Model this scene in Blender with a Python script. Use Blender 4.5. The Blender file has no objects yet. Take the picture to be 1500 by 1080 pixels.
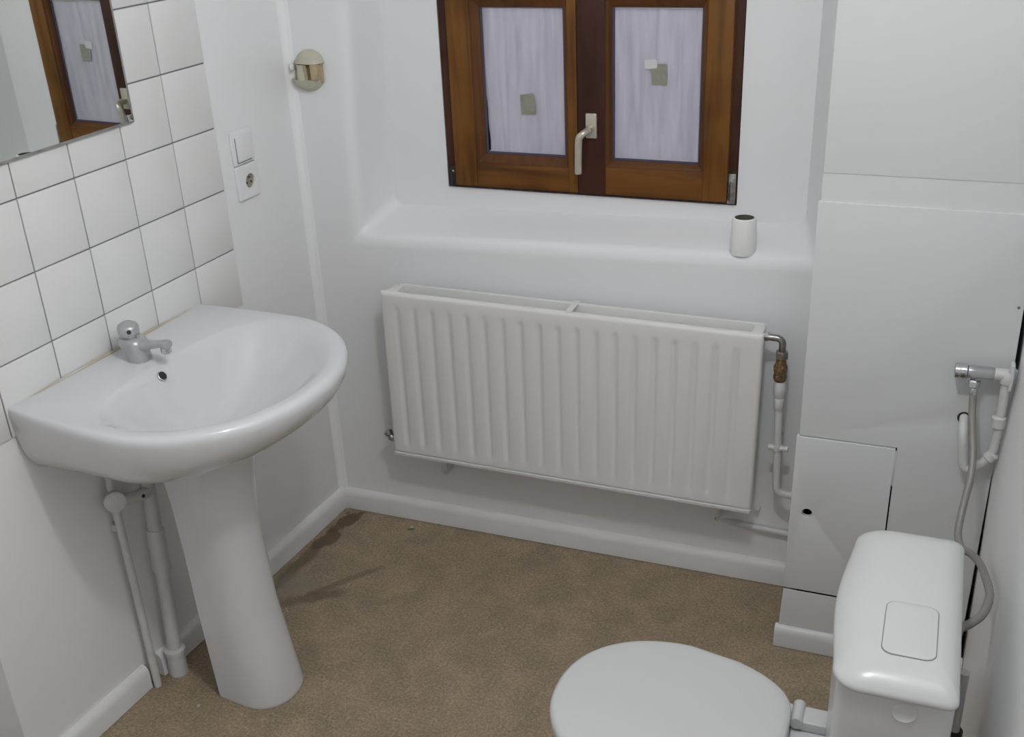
import bpy, bmesh, math, random
from mathutils import Vector, Matrix
random.seed(7)
SC = bpy.context.scene
COL = SC.collection
R = math.radians
PI = math.pi

# ------------------------------------------------------------------ camera
cam = bpy.data.cameras.new('camera')
cam.sensor_width = 36.0
cam.lens = 1621.18 * 36.0 / 1500.0
cam.shift_x = (750 - 746.95) / 1500.0
cam.shift_y = (577.28 - 540) / 1500.0
cam.clip_start = 0.02
camo = bpy.data.objects.new('camera', cam)
COL.objects.link(camo)
camo.matrix_world = (Matrix.Translation((1.6214, -2.5516, 1.8411)) @ Matrix.Rotation(R(22.2164), 4, 'Z')
                     @ Matrix.Rotation(R(63.5427), 4, 'X') @ Matrix.Rotation(R(-2.6979), 4, 'Z'))
SC.camera = camo
# ------------------------------------------------------------------ light
w = bpy.data.worlds.new('world'); SC.world = w; w.use_nodes = True
w.node_tree.nodes['Background'].inputs[0].default_value = (0.02, 0.022, 0.03, 1)
w.node_tree.nodes['Background'].inputs[1].default_value = 0.2
LAMP = (1.38, -1.50, 2.30)
pl = bpy.data.lights.new('lamp_bulb', 'POINT'); pl.energy = 38; pl.shadow_soft_size = 0.045
pl.color = (0.985, 0.995, 1.0)
plo = bpy.data.objects.new('lamp_bulb', pl); plo.location = LAMP; COL.objects.link(plo)
# soft fill light added behind the camera; no doorway is built there
al = bpy.data.lights.new('fill_light', 'AREA'); al.shape = 'RECTANGLE'; al.size = 0.8; al.size_y = 1.9
al.energy = 1.6; al.color = (0.93, 0.96, 1.0)
alo = bpy.data.objects.new('fill_light', al); alo.location = (0.9, -3.25, 1.1)
alo.rotation_euler = (R(90), 0, 0); COL.objects.link(alo)
vs = SC.view_settings
vs.view_transform = 'Standard'; vs.look = 'None'; vs.gamma = 1.0; vs.use_curve_mapping = False
vs.exposure = -0.57

# ------------------------------------------------------------------ materials
def mat(name, col, rough=0.5, metal=0.0, bump=None, var=None, coat=0, spec=None, trans=0, alpha=1):
    m = bpy.data.materials.new(name); m.use_nodes = True
    nt = m.node_tree; b = nt.nodes['Principled BSDF']
    b.inputs['Base Color'].default_value = (*col, 1)
    b.inputs['Roughness'].default_value = rough
    b.inputs['Metallic'].default_value = metal
    if coat: b.inputs['Coat Weight'].default_value = coat; b.inputs['Coat Roughness'].default_value = 0.05
    if spec is not None: b.inputs['Specular IOR Level'].default_value = spec
    if trans: b.inputs['Transmission Weight'].default_value = trans
    if alpha < 1: b.inputs['Alpha'].default_value = alpha
    tc = nt.nodes.new('ShaderNodeNewGeometry')
    if var:
        sc, amt, col2 = var
        n = nt.nodes.new('ShaderNodeTexNoise'); n.inputs['Scale'].default_value = sc; n.inputs['Detail'].default_value = 4
        nt.links.new(tc.outputs['Position'], n.inputs['Vector'])
        r = nt.nodes.new('ShaderNodeMapRange'); r.inputs[1].default_value = .4; r.inputs[2].default_value = .7
        r.inputs[4].default_value = amt
        nt.links.new(n.outputs['Fac'], r.inputs[0])
        mx = nt.nodes.new('ShaderNodeMix'); mx.data_type = 'RGBA'
        mx.inputs[6].default_value = (*col, 1); mx.inputs[7].default_value = (*col2, 1)
        nt.links.new(r.outputs[0], mx.inputs[0]); nt.links.new(mx.outputs[2], b.inputs['Base Color'])
    if bump:
        sc, st = bump
        n = nt.nodes.new('ShaderNodeTexNoise'); n.inputs['Scale'].default_value = sc; n.inputs['Detail'].default_value = 3
        nt.links.new(tc.outputs['Position'], n.inputs['Vector'])
        bp = nt.nodes.new('ShaderNodeBump'); bp.inputs['Strength'].default_value = st; bp.inputs['Distance'].default_value = 0.01
        nt.links.new(n.outputs['Fac'], bp.inputs['Height']); nt.links.new(bp.outputs[0], b.inputs['Normal'])
    return m

M = {}
M['wall'] = mat('wall_paint', (.90, .905, .915), .42, bump=(14, .10), var=(3, .2, (.87, .875, .88)))
M['plaster'] = mat('niche_paint', (.85, .855, .87), .42, bump=(7, .22), var=(3, .2, (.82, .825, .835)))
M['ceil'] = mat('ceiling_paint', (.80, .80, .79), .7)
M['board'] = mat('painted_board', (.685, .695, .70), .38, bump=(11, .05), var=(4, .3, (.655, .665, .67)))
M['skirt'] = mat('baseboard_paint', (.80, .805, .81), .35, bump=(18, .15), var=(9, .4, (.72, .71, .68)))
M['tile'] = mat('tile_glaze', (.77, .77, .765), .16, bump=(6, .03))
M['grout'] = mat('grey_grout', (.26, .26, .27), .9)
M['ceramic'] = mat('white_ceramic', (.69, .695, .71), .09, coat=.4)
M['plastic'] = mat('white_plastic', (.60, .608, .606), .24)
M['lid'] = mat('seat_plastic', (.60, .613, .608), .28)
M['enamel'] = mat('radiator_enamel', (.77, .765, .75), .33, var=(5, .25, (.73, .72, .70)))
M['whitepipe'] = mat('painted_pipe', (.66, .665, .66), .32, bump=(60, .2), var=(25, .4, (.56, .55, .52)))
M['chrome'] = mat('chrome', (.62, .62, .63), .12, 1.0, var=(30, .5, (.45, .45, .46)))
M['dullchrome'] = mat('dull_chrome', (.52, .52, .53), .40, .5, bump=(40, .2), var=(40, .6, (.42, .42, .43)))
M['steel'] = mat('tarnished_nickel', (.40, .39, .37), .28, .9, var=(60, .9, (.22, .2, .18)))
M['brass'] = mat('corroded_brass', (.30, .19, .09), .5, .6, bump=(120, .7), var=(90, 1, (.13, .085, .05)))
M['dark'] = mat('dark_void', (.012, .011, .011), .8)
M['black'] = mat('black_rubber', (.02, .02, .02), .6)
M['hose'] = mat('grey_hose', (.27, .26, .25), .45, .2)
M['nickel'] = mat('champagne_metal', (.58, .54, .45), .33, .55)
M['cream'] = mat('cream_plastic', (.56, .54, .41), .45, bump=(60, .2), var=(18, .8, (.50, .49, .44)))
M['beige'] = mat('beige_insert', (.50, .40, .25), .55, var=(60, .8, (.38, .29, .16)))
M['switch'] = mat('switch_plastic', (.84, .84, .85), .35)
M['line'] = mat('switch_gap', (.22, .22, .22), .7)
M['socketin'] = mat('socket_well', (.30, .29, .20), .5)
M['seal'] = mat('yellowed_sealant', (.50, .44, .33), .6, bump=(60, .3), var=(7, 1, (.62, .60, .55)))
M['paper'] = mat('tissue_paper', (.88, .88, .875), .9, bump=(60, .2))
M['card'] = mat('cardboard_core', (.13, .12, .10), .9)
M['film'] = None
M['tape'] = mat('olive_tape', (.33, .33, .27), .6, bump=(80, .4), var=(60, .6, (.27, .27, .21)))
M['patchw'] = mat('white_scrap', (.70, .72, .72), .6)
M['mirror'] = mat('mirror_silver', (.78, .82, .79), .015, 1.0)
M['mirroredge'] = mat('mirror_worn_edge', (.42, .43, .41), .3, .6, var=(40, .8, (.25, .25, .24)))
M['crumb'] = mat('plaster_crumb', (.45, .42, .36), .9)
M['glass'] = mat('clear_glass', (1, 1, 1), .02, trans=1, alpha=.18)

def film_mat():
    m = mat('crumpled_window_film', (.40, .385, .47), .42)
    nt = m.node_tree; b = nt.nodes['Principled BSDF']
    g = nt.nodes.new('ShaderNodeNewGeometry'); mp = nt.nodes.new('ShaderNodeMapping')
    mp.inputs['Scale'].default_value = (48, 1, 4)
    nt.links.new(g.outputs['Position'], mp.inputs['Vector'])
    n = nt.nodes.new('ShaderNodeTexNoise'); n.inputs['Scale'].default_value = 1.0; n.inputs['Detail'].default_value = 5
    n.inputs['Distortion'].default_value = .6
    nt.links.new(mp.outputs[0], n.inputs['Vector'])
    r = nt.nodes.new('ShaderNodeValToRGB')
    r.color_ramp.elements[0].position = .3; r.color_ramp.elements[0].color = (.50, .485, .58, 1)
    r.color_ramp.elements[1].position = .72; r.color_ramp.elements[1].color = (.68, .665, .76, 1)
    nt.links.new(n.outputs['Fac'], r.inputs[0]); nt.links.new(r.outputs[0], b.inputs['Base Color'])
    bp = nt.nodes.new('ShaderNodeBump'); bp.inputs['Strength'].default_value = .55; bp.inputs['Distance'].default_value = .006
    nt.links.new(n.outputs['Fac'], bp.inputs['Height']); nt.links.new(bp.outputs[0], b.inputs['Normal'])
    return m
M['film'] = film_mat()

def wood(name, c1, c2, vertical=True):
    m = mat(name, c1, .45, spec=.25)
    nt = m.node_tree; b = nt.nodes['Principled BSDF']
    g = nt.nodes.new('ShaderNodeNewGeometry'); mp = nt.nodes.new('ShaderNodeMapping')
    mp.inputs['Scale'].default_value = (45, 45, 3) if vertical else (3, 45, 45)
    nt.links.new(g.outputs['Position'], mp.inputs['Vector'])
    n = nt.nodes.new('ShaderNodeTexNoise'); n.inputs['Scale'].default_value = 1; n.inputs['Detail'].default_value = 6
    n.inputs['Distortion'].default_value = .8
    nt.links.new(mp.outputs[0], n.inputs['Vector'])
    n2 = nt.nodes.new('ShaderNodeTexNoise'); n2.inputs['Scale'].default_value = 7
    nt.links.new(g.outputs['Position'], n2.inputs['Vector'])
    ad = nt.nodes.new('ShaderNodeMath'); ad.operation = 'ADD'
    ml = nt.nodes.new('ShaderNodeMath'); ml.operation = 'MULTIPLY'; ml.inputs[1].default_value = .8
    nt.links.new(n2.outputs['Fac'], ml.inputs[0]); nt.links.new(ml.outputs[0], ad.inputs[0]); nt.links.new(n.outputs['Fac'], ad.inputs[1])
    r = nt.nodes.new('ShaderNodeValToRGB')
    r.color_ramp.elements[0].position = .65; r.color_ramp.elements[0].color = (*c2, 1)
    r.color_ramp.elements[1].position = 1.1; r.color_ramp.elements[1].color = (*c1, 1)
    nt.links.new(ad.outputs[0], r.inputs[0]); nt.links.new(r.outputs[0], b.inputs['Base Color'])
    bp = nt.nodes.new('ShaderNodeBump'); bp.inputs['Strength'].default_value = .15; bp.inputs['Distance'].default_value = .003
    nt.links.new(n.outputs['Fac'], bp.inputs['Height']); nt.links.new(bp.outputs[0], b.inputs['Normal'])
    return m
M['woodV'] = wood('orange_wood_upright', (.185, .078, .015), (.10, .038, .007))
M['woodH'] = wood('orange_wood_level', (.175, .068, .013), (.085, .031, .006), False)
M['woodBead'] = wood('bead_wood', (.125, .048, .014), (.075, .028, .008))
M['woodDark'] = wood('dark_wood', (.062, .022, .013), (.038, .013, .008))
M['woodFrame'] = wood('frame_wood', (.075, .030, .018), (.03, .011, .008))
M['gasket'] = mat('violet_gasket', (.075, .06, .12), .5)

def floor_mat():
    m = bpy.data.materials.new('brown_flecked_vinyl'); m.use_nodes = True
    nt = m.node_tree; b = nt.nodes['Principled BSDF']; L = nt.links
    g = nt.nodes.new('ShaderNodeNewGeometry')
    def noise(s, d=3, dist=0):
        n = nt.nodes.new('ShaderNodeTexNoise'); n.inputs['Scale'].default_value = s; n.inputs['Detail'].default_value = d
        n.inputs['Distortion'].default_value = dist
        L.new(g.outputs['Position'], n.inputs['Vector']); return n.outputs['Fac']
    def ramp(f, stops):
        r = nt.nodes.new('ShaderNodeValToRGB'); L.new(f, r.inputs[0])
        while len(r.color_ramp.elements) < len(stops): r.color_ramp.elements.new(.5)
        for e, (p, c) in zip(r.color_ramp.elements, stops): e.position = p; e.color = (*c, 1)
        return r.outputs[0]
    def mix(f, a, c, mode='MIX'):
        x = nt.nodes.new('ShaderNodeMix'); x.data_type = 'RGBA'; x.blend_type = mode
        for i, v in ((0, f), (6, a), (7, c)):
            if isinstance(v, (int, float)): x.inputs[i].default_value = v
            elif isinstance(v, tuple): x.inputs[i].default_value = (*v, 1)
            else: L.new(v, x.inputs[i])
        return x.outputs[2]
    base = ramp(noise(150, 6), [(.3, (.245, .190, .128)), (.5, (.335, .265, .183)), (.68, (.44, .355, .250))])
    big = ramp(noise(11, 4, .5), [(.35, (.82, .82, .80)), (.7, (1.10, 1.04, .98))])
    c = mix(1.0, base, big, 'MULTIPLY')
    fl = ramp(noise(95, 3, 2.0), [(.60, (0, 0, 0)), (.68, (1, 1, 1))])
    flv = nt.nodes.new('ShaderNodeRGBToBW'); L.new(fl, flv.inputs[0])
    fm = nt.nodes.new('ShaderNodeMath'); fm.operation = 'MULTIPLY'; fm.inputs[1].default_value = .6; L.new(flv.outputs[0], fm.inputs[0])
    c = mix(fm.outputs[0], c, (.50, .42, .31))
    # water stains near the corner, each an ellipse broken up by noise
    wob = noise(22, 4)
    def stain(cx, cy, ax, ay, ang, col, amt, c, soft=.35):
        mp = nt.nodes.new('ShaderNodeMapping'); mp.vector_type = 'TEXTURE'
        mp.inputs['Location'].default_value = (cx, cy, 0); mp.inputs['Rotation'].default_value = (0, 0, R(ang)); mp.inputs['Scale'].default_value = (ax, ay, 1)
        L.new(g.outputs['Position'], mp.inputs[0])
        ln = nt.nodes.new('ShaderNodeVectorMath'); ln.operation = 'LENGTH'; L.new(mp.outputs[0], ln.inputs[0])
        a = nt.nodes.new('ShaderNodeMath'); a.operation = 'MULTIPLY_ADD'; a.inputs[1].default_value = 1.6; a.inputs[2].default_value = -.8; L.new(wob, a.inputs[0])
        s = nt.nodes.new('ShaderNodeMath'); s.operation = 'ADD'; L.new(a.outputs[0], s.inputs[0]); L.new(ln.outputs['Value'], s.inputs[1])
        mr = nt.nodes.new('ShaderNodeMapRange'); mr.inputs[1].default_value = 1 - soft; mr.inputs[2].default_value = 1 + soft; mr.inputs[3].default_value = amt; mr.inputs[4].default_value = 0
        L.new(s.outputs[0], mr.inputs[0])
        return mix(mr.outputs[0], c, col)
    c = stain(.055, -.085, .026, .065, -15, (.10, .066, .030), .85, c, .15)
    c = stain(.045, -.19, .03, .055, -8, (.105, .068, .032), .8, c, .15)
    c = stain(.03, -.33, .02, .16, -4, (.10, .08, .045), .7, c)
    c = stain(.08, -.42, .055, .06, 20, (.25, .235, .185), .6, c)
    c = stain(.13, -.47, .11, .022, 38, (.115, .088, .05), .6, c)
    c = stain(.19, -.37, .12, .013, 52, (.125, .092, .05), .55, c)
    c = stain(.262, -.067, .013, .007, 20, (.07, .05, .035), .6, c)
    L.new(c, b.inputs['Base Color'])
    b.inputs['Roughness'].default_value = .5
    bp = nt.nodes.new('ShaderNodeBump'); bp.inputs['Strength'].default_value = .15; bp.inputs['Distance'].default_value = .004
    L.new(noise(90, 3), bp.inputs['Height']); L.new(bp.outputs[0], b.inputs['Normal'])
    return m
M['floor'] = floor_mat()

# ------------------------------------------------------------------ helpers
WA = R(-4.011)                       # the left wall is turned 4 degrees out of square
ROT = {'W': Matrix.Identity(4), 'L': Matrix.Rotation(WA, 4, 'Z')}
BASE = {}                            # object name -> (frame, base point)

def thing(name, label, cat, base=(0, 0, 0), frame='W', group=None, kind=None):
    o = bpy.data.objects.new(name, None); COL.objects.link(o)
    o.empty_display_size = .05
    o.location = ROT[frame] @ Vector(base); o.rotation_euler = (0, 0, WA if frame == 'L' else 0)
    if label: o['label'] = label
    if cat: o['category'] = cat
    if group: o['group'] = group
    if kind: o['kind'] = kind
    BASE[o.name] = (frame, Vector(base))
    return o

def box(x0, x1, y0, y1, z0, z1, bev=0, seg=2, bm=None):
    t = bmesh.new()
    bmesh.ops.create_cube(t, size=1)
    bmesh.ops.scale(t, verts=t.verts, vec=(x1 - x0, y1 - y0, z1 - z0))
    bmesh.ops.translate(t, verts=t.verts, vec=((x0 + x1) / 2, (y0 + y1) / 2, (z0 + z1) / 2))
    if bev: bmesh.ops.bevel(t, geom=t.edges[:], offset=bev, segments=seg, profile=.5, affect='EDGES')
    return merge(bm, t)

def merge(bm, t):
    if bm is None: return t
    me = bpy.data.meshes.new('tmp'); t.to_mesh(me); t.free(); bm.from_mesh(me); bpy.data.meshes.remove(me); return bm

def fillet(pts, r, n=6):
    pts = [Vector(p) for p in pts]; out = [pts[0]]
    for a, b, c in zip(pts, pts[1:], pts[2:]):
        u = (a - b); v = (c - b); rr = min(r, u.length * .48, v.length * .48)
        p0 = b + u.normalized() * rr; p1 = b + v.normalized() * rr
        for i in range(n + 1):
            t = i / n
            out.append(p0 * (1 - t) ** 2 + b * 2 * t * (1 - t) + p1 * t * t)
    out.append(pts[-1]); return out

def smoothline(pts, n=8):
    P = [Vector(p) for p in pts]; P = [2 * P[0] - P[1]] + P + [2 * P[-1] - P[-2]]; out = []
    for i in range(1, len(P) - 2):
        a, b, c, d = P[i - 1:i + 3]
        for k in range(n):
            t = k / n
            out.append(.5 * ((2 * b) + (c - a) * t + (2 * a - 5 * b + 4 * c - d) * t * t + (3 * b - a - 3 * c + d) * t ** 3))
    out.append(P[-2]); return out

def tube(pts, rad, seg=16, bm=None, caps=True):
    bm = bm or bmesh.new(); pts = [Vector(p) for p in pts]
    rads = rad if isinstance(rad, (list, tuple)) else [rad] * len(pts)
    rings = []; T0 = (pts[1] - pts[0]).normalized()
    N = T0.orthogonal().normalized()
    for i, p in enumerate(pts):
        if i == 0: T = T0
        elif i == len(pts) - 1: T = (pts[-1] - pts[-2]).normalized()
        else: T = ((pts[i + 1] - p).normalized() + (p - pts[i - 1]).normalized()).normalized()
        N = (N - T * N.dot(T)).normalized(); B = T.cross(N)
        rings.append([bm.verts.new(p + (N * math.cos(a) + B * math.sin(a)) * rads[i]) for a in [2 * PI * k / seg for k in range(seg)]])
    for a, b in zip(rings, rings[1:]):
        for k in range(seg): bm.faces.new((a[k], a[(k + 1) % seg], b[(k + 1) % seg], b[k]))
    if caps: bm.faces.new(rings[0][::-1]); bm.faces.new(rings[-1])
    return bm

def lathe(prof, c=(0, 0, 0), axis='Z', seg=28, bm=None):
    """prof: list of (radius, height) along axis; starting at c."""
    A = {'X': Vector((1, 0, 0)), 'Y': Vector((0, 1, 0)), 'Z': Vector((0, 0, 1))}.get(axis) if isinstance(axis, str) else Vector(axis).normalized()
    U = A.orthogonal().normalized(); V = A.cross(U); c = Vector(c)
    bm = bm or bmesh.new(); rings = []
    for r, h in prof:
        if r < 1e-6: rings.append([bm.verts.new(c + A * h)])
        else: rings.append([bm.verts.new(c + A * h + (U * math.cos(t) + V * math.sin(t)) * r) for t in [2 * PI * k / seg for k in range(seg)]])
    for a, b in zip(rings, rings[1:]):
        for k in range(seg):
            k2 = (k + 1) % seg
            if len(a) == 1 and len(b) == 1: continue
            if len(a) == 1: bm.faces.new((a[0], b[k2], b[k]))
            elif len(b) == 1: bm.faces.new((a[k], a[k2], b[0]))
            else: bm.faces.new((a[k], a[k2], b[k2], b[k]))
    for r in (rings[0], rings[-1]):
        if len(r) > 1:
            try: bm.faces.new(r)
            except ValueError: pass
    return bm

def loft(rings, cap0=True, cap1=True, bm=None):
    bm = bm or bmesh.new(); R_ = [[bm.verts.new(p) for p in r] for r in rings]
    n = len(R_[0])
    for a, b in zip(R_, R_[1:]):
        for k in range(n): bm.faces.new((a[k], a[(k + 1) % n], b[(k + 1) % n], b[k]))
    if cap0: bm.faces.new(R_[0][::-1])
    if cap1: bm.faces.new(R_[-1])
    return bm

def plate(loops, y0, y1, bev=0.0, bm=None, axis='Y'):
    """flat plate with holes: loops of (u,v), first the outline; thickness from y0 to y1."""
    cu = bpy.data.curves.new('tmp', 'CURVE'); cu.dimensions = '2D'; cu.fill_mode = 'BOTH'
    th = abs(y1 - y0); cu.extrude = th / 2 - bev; cu.bevel_depth = bev; cu.bevel_resolution = 2; cu.offset = -bev
    for lp in loops:
        s = cu.splines.new('POLY'); s.points.add(len(lp) - 1); s.use_cyclic_u = True
        for p, q in zip(s.points, lp): p.co = (q[0], q[1], 0, 1)
    o = bpy.data.objects.new('tmp', cu); COL.objects.link(o)
    dg = bpy.context.evaluated_depsgraph_get(); me = bpy.data.meshes.new_from_object(o.evaluated_get(dg))
    t = bmesh.new(); t.from_mesh(me); bpy.data.meshes.remove(me); bpy.data.objects.remove(o); bpy.data.curves.remove(cu)
    bmesh.ops.remove_doubles(t, verts=t.verts, dist=1e-6)
    mid = (y0 + y1) / 2
    for v in t.verts:
        u_, v_, h = v.co
        v.co = (u_, mid + h, v_) if axis == 'Y' else ((mid + h, u_, v_) if axis == 'X' else (u_, v_, mid + h))
    return merge(bm, t)

def rrect(x0, x1, y0, y1, r, n=6):
    out = []
    for cx, cy, a0 in ((x1 - r, y1 - r, 0), (x0 + r, y1 - r, 90), (x0 + r, y0 + r, 180), (x1 - r, y0 + r, 270)):
        for k in range(n + 1):
            a = R(a0 + 90 * k / n); out.append((cx + r * math.cos(a), cy + r * math.sin(a)))
    return out
def rect(x0, x1, z0, z1): return [(x0, z0), (x1, z0), (x1, z1), (x0, z1)]
def circ(cx, cz, r, n=20): return [(cx + r * math.cos(2 * PI * k / n), cz + r * math.sin(2 * PI * k / n)) for k in range(n)]

def obj(name, bm, m, parent=None, frame='W', smooth=40, label=None, cat=None, kind=None, base=None):
    me = bpy.data.meshes.new(name)
    if parent is not None: frame, b = BASE[parent.name]
    else: b = Vector(base) if base else Vector((0, 0, 0))
    bmesh.ops.translate(bm, verts=bm.verts, vec=-b)
    bmesh.ops.recalc_face_normals(bm, faces=bm.faces)
    bm.to_mesh(me); bm.free()
    for mm in (m if isinstance(m, (list, tuple)) else [m]): me.materials.append(mm)
    if smooth:
        me.polygons.foreach_set('use_smooth', [True] * len(me.polygons))
        me.set_sharp_from_angle(angle=R(smooth))
    o = bpy.data.objects.new(name, me); COL.objects.link(o)
    if parent is not None: o.parent = parent
    else: o.location = ROT[frame] @ b; o.rotation_euler = (0, 0, WA if frame == 'L' else 0)
    BASE[o.name] = (frame, b)
    if label: o['label'] = label
    if cat: o['category'] = cat
    if kind: o['kind'] = kind
    return o

def struct(name, bm, m, frame='W', smooth=40, label=None, parent=None):
    o = obj(name, bm, m, parent, frame, smooth, label)
    if parent is None: o['kind'] = 'structure'
    return o

# ------------------------------------------------------------------ room shell
HC = 2.55
struct('floor', box(-.55, 2.0, -3.5, .3, -.08, 0), M['floor'], label='brown flecked vinyl floor with dark water stains in the far left corner')
struct('ceiling', box(-.55, 2.0, -3.5, .35, HC, HC + .08), M['ceil'])

# back wall with the splayed window niche
def back_wall():
    bm = bmesh.new(); V = bm.verts.new; F = bm.faces.new
    X0, X1 = -.15, 1.95
    NX = 1; HX0, HX1, HZ0, HZ1 = .366, 1.154, 1.005, 1.585
    fo = [(.153, .893), (1.372, .928), (1.372, 1.80), (.200, 1.80)]     # front edge of the niche
    bk = [(.195, .944), (1.325, .968), (1.325, 1.76), (.212, 1.76)]     # its back edge
    out = [V((X0, 0, 0)), V((X1, 0, 0)), V((X1, 0, HC)), V((X0, 0, HC))]
    f = [V((x, 0, z)) for x, z in fo]; b = [V((x, .15, z)) for x, z in bk]
    h = [V((x, .15, z)) for x, z in ((HX0, HZ0), (HX1, HZ0), (HX1, HZ1), (HX0, HZ1))]
    g = [V((x, .225, z)) for x, z in ((HX0, HZ0), (HX1, HZ0), (HX1, HZ1), (HX0, HZ1))]
    for i in range(4):
        j = (i + 1) % 4
        F((out[i], out[j], f[j], f[i])); F((f[i], f[j], b[j], b[i])); F((b[i], b[j], h[j], h[i])); F((h[i], h[j], g[j], g[i]))
    # outside skin closing the wall behind the window
    F((g[0], g[1], g[2], g[3]))
    ro = [V((X0, .3, 0)), V((X1, .3, 0)), V((X1, .3, HC)), V((X0, .3, HC))]
    F(ro)
    for i in range(4):
        j = (i + 1) % 4; F((out[i], out[j], ro[j], ro[i]))
    bmesh.ops.recalc_face_normals(bm, faces=bm.faces)
    e1 = [e for e in bm.edges if all(v in f for v in e.verts)] + [e for e in bm.edges if (e.verts[0] in f and e.verts[1] in b) or (e.verts[1] in f and e.verts[0] in b)]
    e2 = [e for e in bm.edges if all(v in b for v in e.verts)]
    bmesh.ops.bevel(bm, geom=e1, offset=.030, segments=7, profile=.5, affect='EDGES')
    e2 = [e for e in e2 if e.is_valid]
    bmesh.ops.bevel(bm, geom=e2, offset=.022, segments=5, profile=.5, affect='EDGES')
    return bm
struct('wall_back', back_wall(), M['plaster'], smooth=50, label='white plaster wall with a deep splayed window niche')

# left wall (turned 4 degrees), ends in an outward corner near the camera
YL = -1.256
wl = struct('wall_left', box(-.12, 0, YL, .12, 0, HC, .004), M['wall'], 'L')
struct('wall_left_front', box(-.30, -.11, -3.6, YL + .1, 0, HC), M['wall'], 'L')
struct('wall_front', box(-.6, 2.0, -3.5, -3.4, 0, HC), M['wall'])
# rounded plaster fillet in the far left corner
bm = bmesh.new(); rr = .018; prof = [(0 - .004, -rr - .004)] + [(rr - rr * math.cos(a), -rr + rr * math.sin(a)) for a in [PI / 2 * k / 8 for k in range(9)]] + [(rr + .004, .004), (-.004, .004)]
loft([[(x, y - .001, .0) for x, y in prof], [(x, y - .001, HC) for x, y in prof]], bm=bm)
struct('trim_1', bm, M['wall'], 'L', label='rounded plaster fillet in the far left corner')

# right wall, slightly out of true
def right_wall():
    bm = bmesh.new()
    prof = [(0, 1.815), (.065, 1.815), (.35, 1.811), (.57, 1.808), (.70, 1.816), (.82, 1.823), (1.0, 1.820), (1.5, 1.817), (HC, 1.816)]
    return loft([[(x, .12, z), (2.0, .12, z), (2.0, -3.5, z), (x, -3.5, z)] for z, x in prof], bm=bm)
struct('wall_right', right_wall(), M['wall'], smooth=30)

# baseboards: rounded-top profile extruded
def skirting(p0, p1, nrm, h=.07, t=.018, bm=None):
    p0 = Vector((*p0, 0)); p1 = Vector((*p1, 0)); n = Vector((*nrm, 0))
    prof = [(0, .002), (t, .002), (t, h - .022), (t - .002, h - .012), (t - .006, h - .005), (t - .011, h - .001), (0, h + .001)]
    return loft([[p + n * a + Vector((0, 0, z)) for a, z in prof] for p in (p0, p1)], bm=bm)
struct('baseboard_back', skirting((0, 0), (1.395, 0), (0, -1), .068), M['skirt'])
bl = skirting((0, -.86), (0, .005), (1, 0), .068)
skirting((0, YL), (0, -.905), (1, 0), .068, bm=bl)
struct('baseboard_left', bl, M['skirt'], 'L')

# wall tiles on the left wall: grout bed and single tiles
TP = .1525; TY = -.4817; TZ = 1.2583
gy0, gy1 = YL + .004, TY + TP; gz0, gz1 = TZ - 3 * TP, TZ + 6 * TP
struct('tile_grout', box(-.003, .0015, gy0, gy1, gz0 + .001, gz1), M['grout'], parent=wl, smooth=0)
gap = .0016
tile_meshes = {}
for i in range(-1, 5):
    for j in range(-3, 6):
        y1 = TY - i * TP - gap; y0 = max(TY - (i + 1) * TP + gap, gy0)
        z0 = TZ + j * TP + gap; z1 = z0 + TP - 2 * gap
        full = y0 > gy0 + 1e-6
        key = 'full' if full else 'cut'
        if key not in tile_meshes:
            t = box(0, .006, y0 - y1, 0, 0, z1 - z0, .0012, 2)
            o = obj('wall_tile', t, M['tile'], wl, smooth=30); tile_meshes[key] = o.data
        else:
            o = bpy.data.objects.new('wall_tile', tile_meshes[key]); COL.objects.link(o); o.parent = wl
        o.location = (0, y1, z0); o.rotation_euler = (random.uniform(-.0008, .0008), random.uniform(-.001, .001), random.uniform(-.001, .001))

# ------------------------------------------------------------------ window
win = thing('window_1', 'wooden two-casement window with papered panes', None, (.76, .15, 1.007), kind='structure')
del win['label']; win['label'] = 'brown wooden double window with papered-over panes in the niche'
WZ1 = 1.575
fr = plate([rect(.368, 1.152, 1.007, WZ1), rect(.398, 1.122, 1.030, WZ1 - .03)][:2], .150, .200, .0015)
obj('window_frame', fr, M['woodFrame'], win)
obj('window_backing', box(.39, 1.13, .205, .212, 1.02, WZ1 - .01), M['dark'], win)

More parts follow.
